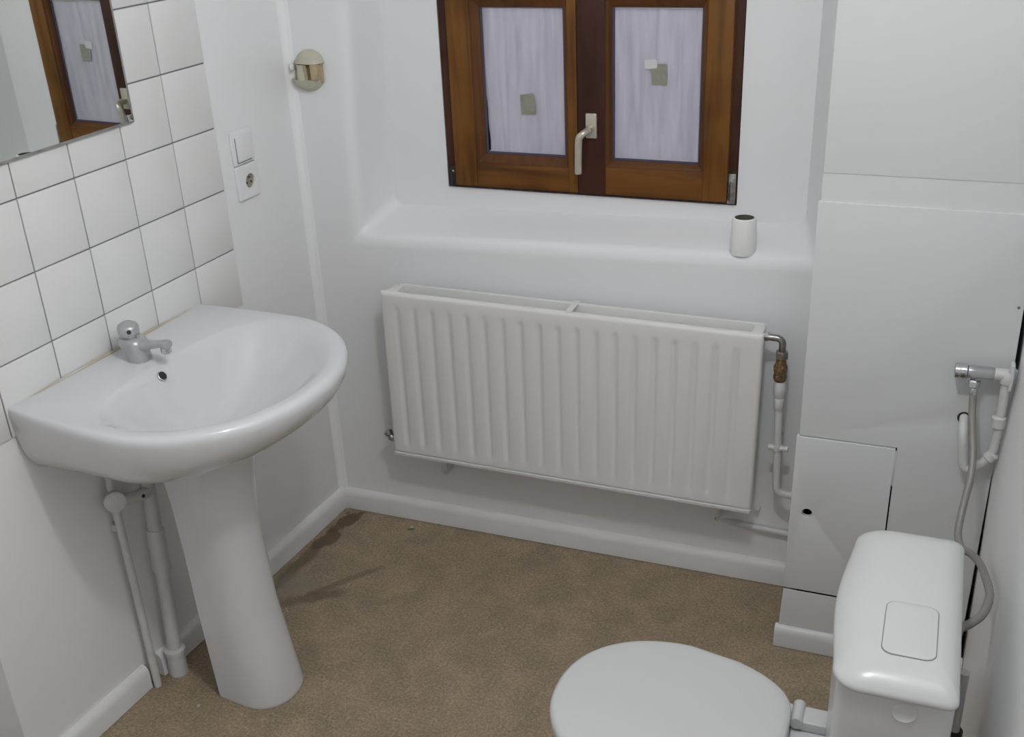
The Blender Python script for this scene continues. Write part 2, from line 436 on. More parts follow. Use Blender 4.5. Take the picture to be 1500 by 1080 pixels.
def casement(x0, x1, z0, z1, gx0, gx1, gz0, gz1, bl_, br_, bb_, bt_, leftdark=False):
    yf, yb = .128, .172
    ix0, ix1, iz0, iz1 = gx0 - bl_, gx1 + br_, gz0 - bb_, gz1 + bt_
    bm = bmesh.new()
    box(x0, ix0, yf, yb, z0, z1, .002, 2, bm); n1 = len(bm.faces)
    box(ix1, x1, yf, yb, z0, z1, .002, 2, bm); n2 = len(bm.faces)
    box(ix0, ix1, yf + .0015, yb, z0, iz0, .0015, 2, bm)
    box(ix0, ix1, yf + .0015, yb, iz1, z1, .0015, 2, bm)
    bm.faces.ensure_lookup_table()
    for k, f in enumerate(bm.faces):
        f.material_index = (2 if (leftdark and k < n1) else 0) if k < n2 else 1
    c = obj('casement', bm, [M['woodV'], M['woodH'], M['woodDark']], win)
    # sloping glazing bead: picture-frame profile
    def ring(ax0, ax1, az0, az1, y): return [(ax0, y, az0), (ax1, y, az0), (ax1, y, az1), (ax0, y, az1)]
    b = loft([ring(ix0, ix1, iz0, iz1, yf + .003), ring(ix0 + .003, ix1 - .003, iz0 + .003, iz1 - .003, yf + .006),
              ring(ix0 + .008, ix1 - .008, iz0 + .008, iz1 - .008, yf + .008), ring(gx0, gx1, gz0, gz1, yf + .016),
              ring(gx0, gx1, gz0, gz1, yf + .030), ring(ix0, ix1, iz0, iz1, yf + .030)], False, False)
    obj('glazing_bead', b, M['woodBead'], c, smooth=20)
    gk = plate([rect(gx0 - .001, gx1 + .001, gz0 - .001, gz1 + .001), rect(gx0 + .005, gx1 - .003, gz0 + .006, gz1 - .002)], yf + .019, yf + .023)
    obj('gasket', gk, M['gasket'], c, smooth=0)
    return c, yf

cL, yf = casement(.3985, .7455, 1.0175, 1.56, .486, .709, 1.104, 1.476, .024, .012, .024, .024)
cR, _ = casement(.7475, 1.131, 1.0175, 1.56, .833, 1.056, 1.104, 1.478, .014, .014, .016, .020, True)
def film(x0, x1, z0, z1, wob, par, seed):
    rnd = random.Random(seed); bm = bmesh.new(); nx, nz = 26, 30; rows = []
    for j in range(nz + 1):
        t = j / nz; row = []
        lx = x0 + (wob * (.35 * math.sin(t * 5.2 + 1) + .5 - .9 * t + .12 * math.sin(t * 23)) if wob else 0)
        for i in range(nx + 1):
            s = i / nx; x = lx + (x1 - lx) * s; z = z0 + (z1 - z0) * t
            y = yf + .0255 + .0012 * math.sin(s * 19 + 2 * t + seed) + .0008 * math.sin(s * 41 + t * 6) + .0004 * rnd.uniform(-1, 1)
            row.append(bm.verts.new((x, y, z)))
        rows.append(row)
    for a, b in zip(rows, rows[1:]):
        for i in range(nx): bm.faces.new((a[i], a[i + 1], b[i + 1], b[i]))
    return obj('paper_film', bm, M['film'], par, smooth=80)
film(.487, .707, 1.108, 1.474, .010, cL, 1)
film(.838, 1.055, 1.108, 1.476, 0, cR, 5)
def blob(cx, cz, w, h, y, seed, rot=0):
    rnd = random.Random(seed); pts = []
    for (x, z) in rrect(-w / 2, w / 2, -h / 2, h / 2, .004, 3):
        x += rnd.uniform(-.0015, .0015); z += rnd.uniform(-.0015, .0015)
        pts.append((cx + x * math.cos(rot) - z * math.sin(rot), cz + x * math.sin(rot) + z * math.cos(rot)))
    return plate([pts], y, y + .0006)
obj('tape_patch', blob(.605, 1.236, .040, .052, yf + .0222, 3, .05), M['tape'], cL, label='olive tape patch')
obj('tape_patch', blob(.951, 1.320, .040, .050, yf + .0222, 4, .0), M['tape'], cR, label='olive tape patch')
obj('paper_scrap', blob(.929, 1.344, .030, .022, yf + .0218, 6, .1), M['patchw'], cR, label='small white scrap')
M['highlight_strip'] = mat('pale_pane_highlight', (.62, .62, .68), .35)  # pale strips painting the highlight along each pane's top and bottom
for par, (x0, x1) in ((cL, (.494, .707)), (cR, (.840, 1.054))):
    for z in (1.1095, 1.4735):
        obj('pane_highlight', box(x0, x1, yf + .0200, yf + .0220, z, z + .0022), M['highlight_strip'], par, smooth=0)
for par, (x0, x1) in ((cL, (.485, .710)), (cR, (.832, 1.057))):
    obj('glass_pane', box(x0, x1, yf + .0180, yf + .0195, 1.103, 1.479), M['glass'], par, smooth=0)
# handle
hp = obj('handle_plate', box(.7700, .7990, .119, .128, 1.163, 1.226, .003, 3), M['nickel'], win)
hd = lathe([(.0095, 0), (.0095, .022), (.0085, .026)], (.783, .120, 1.188), (0, -1, 0), 18)
lv = fillet([(.783, .100, 1.188), (.779, .082, 1.186), (.766, .078, 1.176), (.7635, .080, 1.150), (.7615, .082, 1.082)], .012, 5)
tube(lv, [.0085] * 4 + [.0085 + .001 * min(1, k / 10) for k in range(len(lv) - 4)], 14, hd)
obj('window_handle', hd, M['nickel'], win, label='champagne metal lever')
obj('keyhole_slot', box(.787, .792, .1178, .1192, 1.183, 1.194, .0005), M['black'], hp)
# corner hinges
for x0, x1, z1 in ((.372, .398, 1.065), (1.128, 1.1535, 1.088)):
    h = box(x0 + .003, x1 - .003, .138, .150, 1.011, z1, .002)
    tube([((x0 + x1) / 2, .136, 1.014), ((x0 + x1) / 2, .136, z1 - .02)], .0042, 12, h)
    hh = obj('corner_hinge', h, M['steel'] if x0 > 1 else M['black'], win, label='worn dark metal corner hinge')
    obj('hinge_screw', lathe([(.003, 0), (.003, .002), (0, .003)], ((x0 + x1) / 2 + .004, .138, z1 - .012), (0, -1, 0), 10), M['chrome'], hh)

# ------------------------------------------------------------------ pipe casing (boxed-in corner)
YC = -.250
cs = thing('pipe_casing', 'tall white boarded pipe casing filling the right corner behind the toilet cistern', 'casing', (1.6, -.125, 0))
obj('side_panel', box(1.3945, 1.4065, YC + .013, -.001, 0, HC - .001, .001), M['board'], cs)
up = rect(1.396, 1.814, 1.210, HC - .001)
obj('upper_panel', plate([up], YC, YC + .012, .001), M['board'], cs)
obj('joint_strip', box(1.3965, 1.8125, YC + .0015, YC + .014, 1.149, 1.2105), M['board'], cs)
# lower panel: L shape round the access door, right edge leaves a gap to the wall
lower = [(1.6065, .0), (1.8025, .0), (1.8025, .068), (1.8045, .30), (1.8060, .56), (1.8085, .575), (1.8165, .70), (1.8215, .80), (1.8220, .815), (1.8125, .822), (1.8110, 1.0), (1.8130, 1.12), (1.8140, 1.150), (1.3915, 1.150), (1.3935, .600), (1.6065, .600)]
obj('lower_panel', plate([lower, circ(1.7325, .696, .0115, 16)], YC - .004, YC + .008, .001), M['board'], cs)
dr = obj('access_door', plate([[(1.3860, .176), (1.6035, .176), (1.6035, .598), (1.3885, .598)], circ(1.4262, .397, .0118, 22)], YC - .008, YC + .006, .0008), M['board'], cs, label='square access door with a round finger hole')
obj('plinth_panel', plate([[(1.379, 0), (1.6035, 0), (1.6035, .1690), (1.3865, .1690)]], YC - .007, YC - .003, .0008), M['board'], cs)
obj('filler_bead', box(1.6030, 1.6072, YC - .0055, YC + .004, .502, .590, .001), M['board'], cs)
obj('baseboard', skirting((1.374, YC - .004), (1.8135, YC - .004), (0, -1), .060, .018), M['board'], cs)
obj('screw_head', lathe([(.0032, 0), (.0032, .001), (0, .0018)], (1.802, YC - .004, .957), (0, -1, 0), 12), M['steel'], cs)
obj('void_shade', box(1.41, 1.81, -.16, -.15, .02, 1.12), M['dark'], cs)  # near-black sheet standing in for the shade inside the hollow casing

# ------------------------------------------------------------------ radiator
rad = thing('radiator', 'long white ribbed panel radiator hung on the wall under the window', 'radiator', (.7687, -.06, .284))
rad.rotation_euler = (0, R(.55), 0)
RX0, RX1, RZ0, RZ1 = .2625, 1.2750, .284, .7825
def rib_panel(yf_, yb_, x0, x1, z0, z1, n=19, first=.3085, pitch=.0503, ribbed=True):
    bm = bmesh.new()
    xs = [x0, x0 + .003, x0 + .008]; 
    sec = [(-.0125, 0), (-.0085, .25), (-.0045, .8), (0, 1), (.0045, .8), (.0085, .25), (.0125, 0)]
    depth = {}
    for k in range(n):
        c = first + k * pitch
        for dx, d in sec: xs.append(c + dx); depth[round(c + dx, 5)] = d
    xs += [x1 - .008, x1 - .003, x1]
    zs = [z0, z0 + .002, z0 + .0095, z0 + .0115, z0 + .0145, z0 + .0165, z0 + .035, z0 + .045, z0 + .055, (z0 + z1) / 2, z1 - .055, z1 - .045, z1 - .036, z1 - .026, z1 - .010, z1 - .003, z1]
    zf = [0] * 6 + [0, .5, 1, 1, 1, .6, 0] + [0] * 4
    zf = [0, 0, 0, 0, 0, 0, 0, .55, 1, 1, 1, .55, 0, 0, 0, 0, 0]
    g = []
    for j, z in enumerate(zs):
        row = []
        for i, x in enumerate(xs):
            y = yf_
            edge = min(x - x0, x1 - x); ez = min(z - z0, z1 - z)
            m_ = min(edge, ez)
            if m_ < .0005: y = yf_ + .006
            elif m_ < .004: y = yf_ + .0012
            if j in (3, 4): y += .0045
            if j in (1, 2): y -= .0012
            y += .0058 * depth.get(round(x, 5), 0) * zf[j]
            row.append(bm.verts.new((x, y, z)))
        g.append(row)
    for a, b in zip(g, g[1:]):
        for i in range(len(xs) - 1): bm.faces.new((a[i], a[i + 1], b[i + 1], b[i]))
    # shell going back
    border = [g[0][i] for i in range(len(xs))] + [g[j][-1] for j in range(1, len(zs))] + [g[-1][i] for i in range(len(xs) - 2, -1, -1)] + [g[j][0] for j in range(len(zs) - 2, 0, -1)]
    back = [bm.verts.new((v.co.x, yb_, v.co.z)) for v in border]
    n_ = len(border)
    for i in range(n_): bm.faces.new((border[i], border[(i + 1) % n_], back[(i + 1) % n_], back[i]))
    bm.faces.new(back)
    return bm
obj('front_panel', rib_panel(-.120, -.106, RX0, RX1, RZ0, RZ1), M['enamel'], rad, smooth=50)
obj('rear_panel', box(.290, 1.2685, -.060, -.048, RZ0 + .01, RZ1 + .003, .003), M['enamel'], rad)
for x, nm in ((.278, 'end_header'), (1.243, 'end_header')):
    obj(nm, box(x, x + .028, -.107, -.058, RZ0 + .012, RZ0 + .045, .003), M['enamel'], rad)
    obj(nm, box(x, x + .028, -.107, -.058, RZ1 - .045, RZ1 + .001, .003, 2), M['enamel'], rad)
obj('top_bracket', box(.782, .797, -.115, -.040, RZ1 - .001, RZ1 + .004, .001), M['enamel'], rad)
bv = lathe([(.009, 0), (.009, .012), (.006, .014), (.006, .02)], (.279, -.078, RZ1 - .016), (-1, 0, 0), 16)
obj('top_plug', bv, M['enamel'], rad)
# bleed valve low on the left
v = lathe([(.0085, 0), (.0085, .020), (.0115, .022), (.0115, .032), (.007, .034), (.007, .040)], (.270, -.094, .312), (-1, 0, .55), 14)
lathe([(.009, 0), (.0125, .003), (.0125, .014), (.008, .016), (.004, .017), (0, .017)], (.240, -.094, .331), (-.6, 0, 1), 16, v)
obj('bleed_valve', v, M['steel'], rad, label='small dark metal valve at the lower left')
for x in (.372, 1.165):
    b = box(x, x + .018, -.046, -.001, RZ0 - .088, RZ0 + .03, .002)
    lathe([(.003, 0), (.003, .006), (0, .006)], (x + .010, -.046, RZ0 - .078), (0, -1, 0), 8, b)
    bk_ = obj('wall_bracket', b, M['enamel'], rad)

# pipework at the right end of the radiator
rp = thing('radiator_supply_pipe', 'white painted pipe with chrome elbow and brown brass joint at the radiator right end', 'pipe', (1.325, -.08, .33))
XP, YP = 1.320, -.080
e = tube(fillet([(1.283, YP, .759), (XP, YP, .758), (XP, YP, .722)], .022, 8), .0085, 18)
lathe([(.0115, 0), (.0115, .010)], (1.276, YP, .7593), (1, 0, 0), 6, e)
obj('elbow', e, M['steel'], rp, label='tarnished chrome elbow')
obj('union_nut', lathe([(.011, 0), (.0155, .002), (.0155, .018), (.012, .021)], (XP, YP, .706), 'Z', 6), M['steel'], rp, smooth=25, label='tarnished hexagonal nut')
bz = lathe([(.0105, 0), (.0145, .006), (.0165, .014), (.0145, .022), (.0160, .030), (.0165, .042), (.0125, .050), (.0118, .062)], (XP - .001, YP, .644), 'Z', 20)
obj('brass_fitting', bz, M['brass'], rp, label='corroded brown brass joint')
wf = lathe([(.010, 0), (.0125, .004), (.0135, .03), (.0115, .034), (.0150, .042), (.0165, .060), (.0140, .072), (.0120, .078)], (XP + .001, YP, .568), 'Z', 18)
obj('painted_fitting', wf, M['whitepipe'], rp)
obj('pipe', tube(fillet([(XP + .002, YP, .575), (1.331, YP, .332), (1.398, YP, .328)], .022, 8), .0102, 16), M['whitepipe'], rp)
cl = tube([(1.304, YP - .004, .464), (1.352, YP - .004, .464)], .0080, 12)
box(1.3225, 1.3285, YP, -.001, .459, .467, .001, 2, cl)
lathe([(.0128, -.007), (.0128, .007)], (1.3255, YP, .464), 'Z', 16, cl)
obj('pipe_clip', cl, M['whitepipe'], rp)
lp_ = thing('low_heating_pipe', 'thin white painted pipe running low along the wall into the pipe casing', 'pipe', (1.25, -.018, .165))
obj('pipe_run', tube(fillet([(1.17, .012, .171), (1.24, -.007, .171), (1.396, -.009, .166)], .02, 6), .0095, 14), M['whitepipe'], lp_)
obj('pipe_collar', lathe([(.0125, 0), (.0125, .008)], (1.375, -.009, .1665), (1, 0, 0), 16), M['whitepipe'], lp_)
hk = lathe([(.006, 0), (.006, .018), (.004, .021), (0, .022)], (1.278, -.001, .232), (0, -1, 0), 12)
obj('wall_plug', hk, M['whitepipe'], None, label='small white plug in the wall below the radiator right corner', cat='plug')

# ------------------------------------------------------------------ wash basin (left wall frame)
YB = -.787
def outline(F_, H, Hb, z, xm=.27, xb=.0065, nf=44, ns=8, nb=14, p=.98):
    pts = []
    for k in range(nf + 1):
        a = -PI / 2 + PI * k / nf
        ca, sa = max(0, math.cos(a)), math.sin(a)
        pts.append((xm + (F_ - xm) * ca ** p, YB + H * math.copysign(abs(sa) ** .98, sa), z))
    for k in range(1, ns + 1):
        t = k / ns; x = xm + (xb - xm) * t
        pts.append((x, YB + H + (Hb - H) * t ** 1.8, z))
    for k in range(1, nb):
        t = k / nb; pts.append((xb, YB + Hb - 2 * Hb * t, z))
    for k in range(ns, 0, -1):
        t = k / ns; x = xm + (xb - xm) * t
        pts.append((x, YB - H - (Hb - H) * t ** 1.8, z))
    return pts
def bowlring(F_, B_, H, z, nf=44, ns=8, nb=14, xm=.27):
    pts = []
    for k in range(nf + 1):
        a = -PI / 2 + PI * k / nf; ca, sa = max(0, math.cos(a)), math.sin(a)
        pts.append((xm + (F_ - xm) * ca, YB + H * sa, z))
    nbk = ns + nb - 1 + ns
    for k in range(1, nbk + 1):
        a = PI / 2 + PI * k / (nbk + 1)
        ca, sa = -math.cos(a), math.sin(a)
        pts.append((xm - (xm - B_) * ca ** .8, YB + H * math.copysign(abs(sa) ** .9, sa), z))
    return pts
basin = thing('pedestal_washbasin', 'white ceramic wash basin on a pedestal against the tiled left wall', 'washbasin', (.2, YB, 0), 'L')
ZR = .866
rings = [outline(.20, .10, .12, .700, .15), outline(.27, .175, .205, .700, .18), outline(.325, .218, .243, .704, .21), outline(.385, .250, .264, .716, .23),
         outline(.445, .278, .279, .738, .25), outline(.495, .299, .289, .765), outline(.530, .311, .294, .796), outline(.548, .317, .298, .824),
         outline(.554, .320, .300, .843), outline(.5545, .3205, .300, .854), outline(.551, .318, .299, .8615), outline(.545, .3125, .2975, ZR - .0005), outline(.537, .306, .296, ZR),
         bowlring(.524, .140, .284, ZR - .001), bowlring(.514, .146, .275, ZR - .005), bowlring(.503, .153, .265, ZR - .012), bowlring(.490, .162, .252, ZR - .023),
         bowlring(.470, .175, .233, ZR - .042), bowlring(.445, .189, .208, ZR - .066), bowlring(.415, .203, .178, ZR - .090), bowlring(.382, .218, .142, ZR - .114),
         bowlring(.352, .236, .100, ZR - .134), bowlring(.328, .262, .042, ZR - .146)]
obj('basin', loft(rings), M['ceramic'], basin, smooth=70)
# pedestal
def ped(z, w, f, b=.150):
    pts = []
    n = 28
    xm = f - w * 1.02
    for k in range(n + 1):
        a = -PI / 2 + PI * k / n; ca, sa = max(0, math.cos(a)), math.sin(a)
        pts.append((xm + (f - xm) * ca ** .9, YB + w * math.copysign(abs(sa) ** .9, sa), z))
    for k in range(1, 6): pts.append((xm + (b - xm) * k / 5, YB + w * (1 - .05 * k / 5), z))
    for k in range(5, 0, -1): pts.append((xm + (b - xm) * k / 5, YB - w * (1 - .05 * k / 5), z))
    return pts
PZ = [(.0, .085, .364, .200), (.004, .0865, .366, .199), (.012, .087, .366, .199), (.10, .084, .350, .190), (.25, .081, .326, .178), (.42, .079, .316, .170), (.55, .082, .318, .165), (.64, .089, .330, .160), (.69, .098, .350, .155), (.715, .106, .362, .15)]
obj('pedestal', loft([ped(*q) for q in PZ]), M['ceramic'], basin, smooth=60)
# overflow and drain
ov = lathe([(.0092, 0), (.0112, .001), (.0112, .003), (.0092, .004)], (.1645, YB - .028, ZR - .0235), (.80, 0, .60), 20)
o_ = obj('overflow_ring', ov, M['chrome'], basin, label='chrome overflow ring')
obj('overflow_hole', lathe([(.0093, 0), (.0093, .0042)], (.1645, YB - .028, ZR - .0235), (.80, 0, .60), 18), M['black'], o_)
obj('drain', lathe([(.0, 0), (.022, .0005), (.024, .003), (.020, .005), (.014, .003), (0, .003)], (.300, YB + .004, ZR - .1475), 'Z', 24), M['chrome'], basin)
# sealant along the wall
sl = tube([(.008, YB - .296, ZR - .006), (.0105, YB - .15, ZR + .001), (.0105, YB, ZR + .001), (.010, YB + .15, ZR), (.008, YB + .296, ZR - .004)], .0038, 8)
obj('sealant', sl, M['seal'], basin, label='yellowed sealant bead')

# tap
tap = thing('basin_tap', 'small dull chrome mixer tap with a round knob on the basin edge', 'tap', (.088, YB - .012, ZR), 'L')
TX, TYY = .088, YB - .012
def oval(cx, cy, rx, ry, z, n=24, e=.8):
    return [(cx + rx * math.copysign(abs(math.cos(t)) ** e, math.cos(t)), cy + ry * math.copysign(abs(math.sin(t)) ** e, math.sin(t)), z) for t in [2 * PI * k / n for k in range(n)]]
tb = loft([oval(TX + .008, TYY, .0235, .0235, ZR - .001), oval(TX + .008, TYY, .024, .024, ZR + .004), oval(TX + .006, TYY, .0245, .0245, ZR + .012), oval(TX + .001, TYY, .028, .0265, ZR + .028), oval(TX - .003, TYY, .031, .028, ZR + .040), oval(TX - .005, TYY, .029, .026, ZR + .047), oval(TX - .006, TYY, .022, .021, ZR + .052)])
obj('tap_body', tb, M['dullchrome'], tap, smooth=50)
def sq(cx, cz, w_, h_, y, n=16, e=.6): pass
sp = bmesh.new(); rg = []
for x, z, wy, hz in ((.095, .034, .019, .015), (.112, .036, .016, .012), (.130, .039, .0135, .0095), (.150, .0435, .012, .0078), (.166, .047, .0115, .0075), (.178, .0485, .012, .0085), (.186, .047, .011, .0085)):
    rg.append([(x, TYY + wy * math.copysign(abs(math.cos(t)) ** .75, math.cos(t)), ZR + z + hz * math.copysign(abs(math.sin(t)) ** .75, math.sin(t))) for t in [2 * PI * k / 18 for k in range(18)]])
loft(rg, bm=sp)
s_ = obj('spout', sp, M['dullchrome'], tap, smooth=50)
obj('aerator', lathe([(.010, 0), (.0115, .002), (.0115, .014), (.009, .016)], (.176, TYY, ZR + .027), 'Z', 18), M['chrome'], s_)
kn = lathe([(.014, -.004), (.0175, .002), (.0215, .007), (.0232, .014), (.0232, .022), (.021, .029), (.0155, .033), (.008, .0345), (0, .035)], (TX - .010, TYY, ZR + .050), (.10, -.05, 1), 28)
k_ = obj('control_knob', kn, M['dullchrome'], tap, smooth=50)
obj('knob_marker', lathe([(.0048, 0), (.0048, .002), (0, .003)], (TX - .010 + .002 + .0158, TYY - .0009 - .0150, ZR + .070), (.70, -.66, .25), 14), M['black'], k_, label='dark index dot')
obj('tap_rod', tube([(TX + .014, TYY, ZR + .050), (TX + .014, TYY, ZR + .060)], .004, 10), M['chrome'], tap)

# pipes below the basin
wp = thing('basin_waste_pipe', 'thick white painted waste pipe standing behind the basin pedestal', 'pipe', (.035, -.82, 0), 'L')
obj('pipe', tube([(.039, -.830, .075), (.041, -.813, .36), (.043, -.800, .70)], .0175, 20), M['whitepipe'], wp)
obj('pipe_socket', lathe([(.0185, 0), (.0230, .003), (.0230, .018), (.0215, .022), (.0215, .11), (.0195, .115)], (.0405, -.816, .305), (.006, .04, 1), 20), M['whitepipe'], wp)
obj('floor_collar', lathe([(.024, 0), (.0235, .03), (.0225, .062), (.026, .064), (.026, .074), (.0185, .078)], (.038, -.832, 0.0), (.01, .02, 1), 20), M['whitepipe'], wp, label='cream stained bottom collar')
tp = thing('basin_supply_pipe', 'thin white painted pipe left of the thick waste pipe', 'pipe', (.022, -.90, 0), 'L')
obj('pipe', tube([(.024, -.893, 0), (.026, -.895, .30), (.028, -.899, .535)], .0095, 16), M['whitepipe'], tp)
obj('upper_pipe', tube([(.028, -.899, .55), (.030, -.900, .69)], .0085, 14), M['whitepipe'], tp)
vb = lathe([(.010, -.030), (.013, -.028), (.0130, .0), (.0115, .004)], (.029, -.899, .545), 'Z', 16)
tube(fillet([(.030, -.899, .545), (.046, -.862, .535), (.048, -.815, .525)], .02, 6), .0145, 16, vb)
obj('valve_body', vb, M['whitepipe'], tp)
obj('valve_knob', lathe([(.012, 0), (.0225, .003), (.025, .012), (.0235, .022), (.015, .026), (0, .027)], (.034, -.902, .550), (.75, -.6, .25), 20), M['whitepipe'], tp, label='round painted stop valve knob')
obj('valve_port', lathe([(.0045, 0), (.0045, .003)], (.0595, -.842, .532), (.9, -.3, .2), 12), M['black'], tp)
obj('pipe_clip', box(.001, .020, -.905, -.888, .46, .478, .002), M['whitepipe'], tp)

# ------------------------------------------------------------------ mirror, switch, socket, wall fitting
mi = thing('wall_mirror', 'frameless rectangular mirror on the tiles above the basin', 'mirror', (.012, -.84, 1.333), 'L')
mi.rotation_euler = (0, R(-.18), WA + R(.15))
mb = plate([rect(-1.14, -.598, 1.335, 1.99)], .008, .0135, .0, axis='X')
obj('mirror_glass', mb, M['mirror'], mi, smooth=0)
me_ = plate([rect(-1.143, -.5955, 1.3325, 1.993), rect(-1.139, -.5990, 1.3375, 1.989)], .0065, .0142, .0, axis='X')
obj('mirror_edge', me_, M['mirroredge'], mi, smooth=0, label='worn grey edge')
obj('mirror_clip', box(.0142, .0175, -.615, -.599, 1.336, 1.350, .001), M['chrome'], mi)

sw = thing('light_switch', 'square painted light switch on the wall above the socket', 'switch', (0, -.235, 1.19), 'L')
obj('switch_plate', box(.0, .007, -.280, -.197, 1.150, 1.2335, .003, 2), M['switch'], sw)
obj('rocker_gap', box(.0065, .0078, -.2685, -.2105, 1.1545, 1.2180, .0), M['line'], sw, smooth=0)
obj('rocker', box(.006, .0105, -.2665, -.2085, 1.1575, 1.2200, .0015, 2), M['switch'], sw)
so = thing('wall_socket', 'white wall socket with a round beige well below the light switch', 'socket', (0, -.235, 1.10), 'L')
fpl = plate([rrect(-.280, -.197, 1.062, 1.1475, .004, 3), circ(-.2315, 1.103, .0185, 24)], .0, .0095, .001, axis='X')
obj('socket_plate', fpl, M['switch'], so)
obj('socket_well', lathe([(.0183, .0005), (.0183, .003), (0, .003)], (0, -.2315, 1.103), (1, 0, 0), 24), M['socketin'], so)
obj('earth_pin', lathe([(.0025, 0), (.0025, .009), (0, .011)], (.002, -.2315, 1.113), (1, 0, 0), 10), M['steel'], so)
for dy in (-.0085, .0085):
    obj('contact_hole', lathe([(.0028, 0), (.0028, .0014)], (.0026, -.2315 + dy, 1.099), (1, 0, 0), 10), M['black'], so)

# cream broken wall fitting near the corner
fx = thing('wall_lamp_fitting', 'broken cream plastic lamp fitting on the wall in the corner left of the window', 'fitting', (.056, 0, 1.335))
FX, FZ = .058, 1.336
def halfdome(zlo, zhi, cx=FX, rx=.048, rz=.053, ry=.034, n=26, m_=10):
    bm = bmesh.new(); rows = []
    for j in range(m_ + 1):
        z = zlo + (zhi - zlo) * j / m_
        q = max(0, 1 - abs(z / rz) ** 2.6) ** .5; row = []
        for i in range(n + 1):
            a = PI * i / n
            row.append(bm.verts.new((cx - rx * q * math.cos(a), -.001 - ry * q * max(0, math.sin(a)) ** .9, FZ + z)))
        rows.append(row)
    for a, b in zip(rows, rows[1:]):
        for i in range(n): bm.faces.new((a[i], a[i + 1], b[i + 1], b[i]))
    for r in (rows[0], rows[-1]):
        try: bm.faces.new(r)
        except ValueError: pass
    bmesh.ops.remove_doubles(bm, verts=bm.verts, dist=1e-5)
    return bm
obj('fitting_top', halfdome(.020, .0525, FX + .010, .043), M['cream'], fx, label='pale green cream upper dome')
obj('fitting_bottom', halfdome(-.0525, -.021, FX - .002), M['cream'], fx)
obj('fitting_back', box(FX - .034, FX + .046, -.012, -.001, FZ - .030, FZ + .026, .003), M['beige'], fx)
lathe_core = lathe([(.013, 0), (.014, .01), (.011, .03), (.013, .040)], (FX - .008, -.020, FZ - .022), 'Z', 14)
obj('lamp_holder', lathe_core, M['cream'], fx)
cp = tube([(FX + .008, -.026, FZ - .022), (FX + .006, -.026, FZ + .018)], .0035, 8)
box(FX + .022, FX + .042, -.030, -.010, FZ - .020, FZ + .020, .002, 2, cp)
obj('contact_strip', cp, M['beige'], fx)
obj('side_plug', lathe([(.008, 0), (.010, .004), (.008, .010)], (FX - .036, -.012, FZ + .008), (-.8, -.6, 0), 14), M['skirt'], fx)

# ------------------------------------------------------------------ paper roll on the sill
ro = thing('toilet_paper_roll', 'nearly used white toilet paper roll standing on the sill right of the window', 'paper roll', (1.192, .045, .925))
RCX, RCY, RB, RT = 1.1945, .0345, .9225, 1.0135
rl = lathe([(.0225, 0), (.0315, .001), (.0325, .004), (.0292, RT - RB - .005), (.0275, RT - RB - .001), (.0240, RT - RB), (.0232, RT - RB - .001), (.0225, 0)], (RCX, RCY, RB), 'Z', 36)
obj('paper', rl, M['paper'], ro, smooth=50)
obj('cardboard_core', lathe([(.0224, .001), (.0232, RT - RB - .0008), (.0222, RT - RB - .0015), (.0222, .004), (0, .004)], (RCX, RCY, RB), 'Z', 32), M['card'], ro)

# ------------------------------------------------------------------ toilet
TC = -1.045
toi = thing('toilet', 'white toilet with closed lid and plastic cistern against the right wall', 'toilet', (1.35, TC, 0))
def egg(grow, z, n=64, sx=0):
    """lid outline: blunt front towards the basin, straight rear edge with rounded corners"""
    pts = []; xf = 1.071 - grow; xr = 1.494 + grow * .4; xm = 1.285; W_ = .187 + grow
    for k in range(n):
        a = 2 * PI * k / n; ca, sa = math.cos(a), math.sin(a)
        if ca < 0: x = xm + (xm - xf) * math.copysign(abs(ca) ** .92, ca); y = W_ * math.copysign(abs(sa) ** .92, sa)
        else: x = xm + (xr - xm) * abs(ca) ** .34; y = math.copysign(abs(sa) ** .40, sa) * W_ * (1 - .37 * ((x - xm) / (xr - xm)) ** 1.7)
        pts.append((x + sx, TC + y, z))
    return pts
ZS = .4
def eggset(levels): return [egg(g, z) for g, z in levels]
lid = loft(eggset([(-.012, ZS + .021), (-.003, ZS + .020), (0, ZS + .024), (.0005, ZS + .031), (-.003, ZS + .037), (-.009, ZS + .0395), (-.03, ZS + .0412), (-.09, ZS + .0425), (-.15, ZS + .043)]))
obj('lid', lid, M['lid'], toi, smooth=60)
seat = loft(eggset([(-.020, ZS), (-.006, ZS), (-.002, ZS + .004), (-.002, ZS + .014), (-.006, ZS + .018), (-.02, ZS + .019)]))
obj('seat', seat, M['lid'], toi, smooth=60)
def bowlsec(z, xf, xr, W_, n=48):
    xm = xf + W_ * 1.12
    pts = []
    for k in range(n):
        a = 2 * PI * k / n; ca, sa = math.cos(a), math.sin(a)
        if ca < 0: x = xm + (xm - xf) * ca; y = W_ * sa
        else: x = xm + (xr - xm) * abs(ca) ** .3; y = math.copysign(abs(sa) ** .4, sa) * W_ * (1 - .35 * ((x - xm) / (xr - xm)))
        pts.append((x, TC + y, z))
    return pts
bw = loft([bowlsec(z, a, b, c) for z, a, b, c in ((0, 1.20, 1.62, .105), (.02, 1.20, 1.62, .105), (.06, 1.22, 1.61, .095), (.18, 1.20, 1.61, .100), (.27, 1.15, 1.60, .130), (.34, 1.10, 1.58, .165), (.375, 1.085, 1.56, .175), (.396, 1.083, 1.56, .178), (.399, 1.09, 1.555, .172))])
obj('bowl', bw, M['ceramic'], toi, smooth=60)
dk = plate([rrect(1.49, 1.60, TC - .10, TC + .10, .012, 4)], .352, .402, .005, axis='Z')
obj('rear_deck', dk, M['ceramic'], toi)
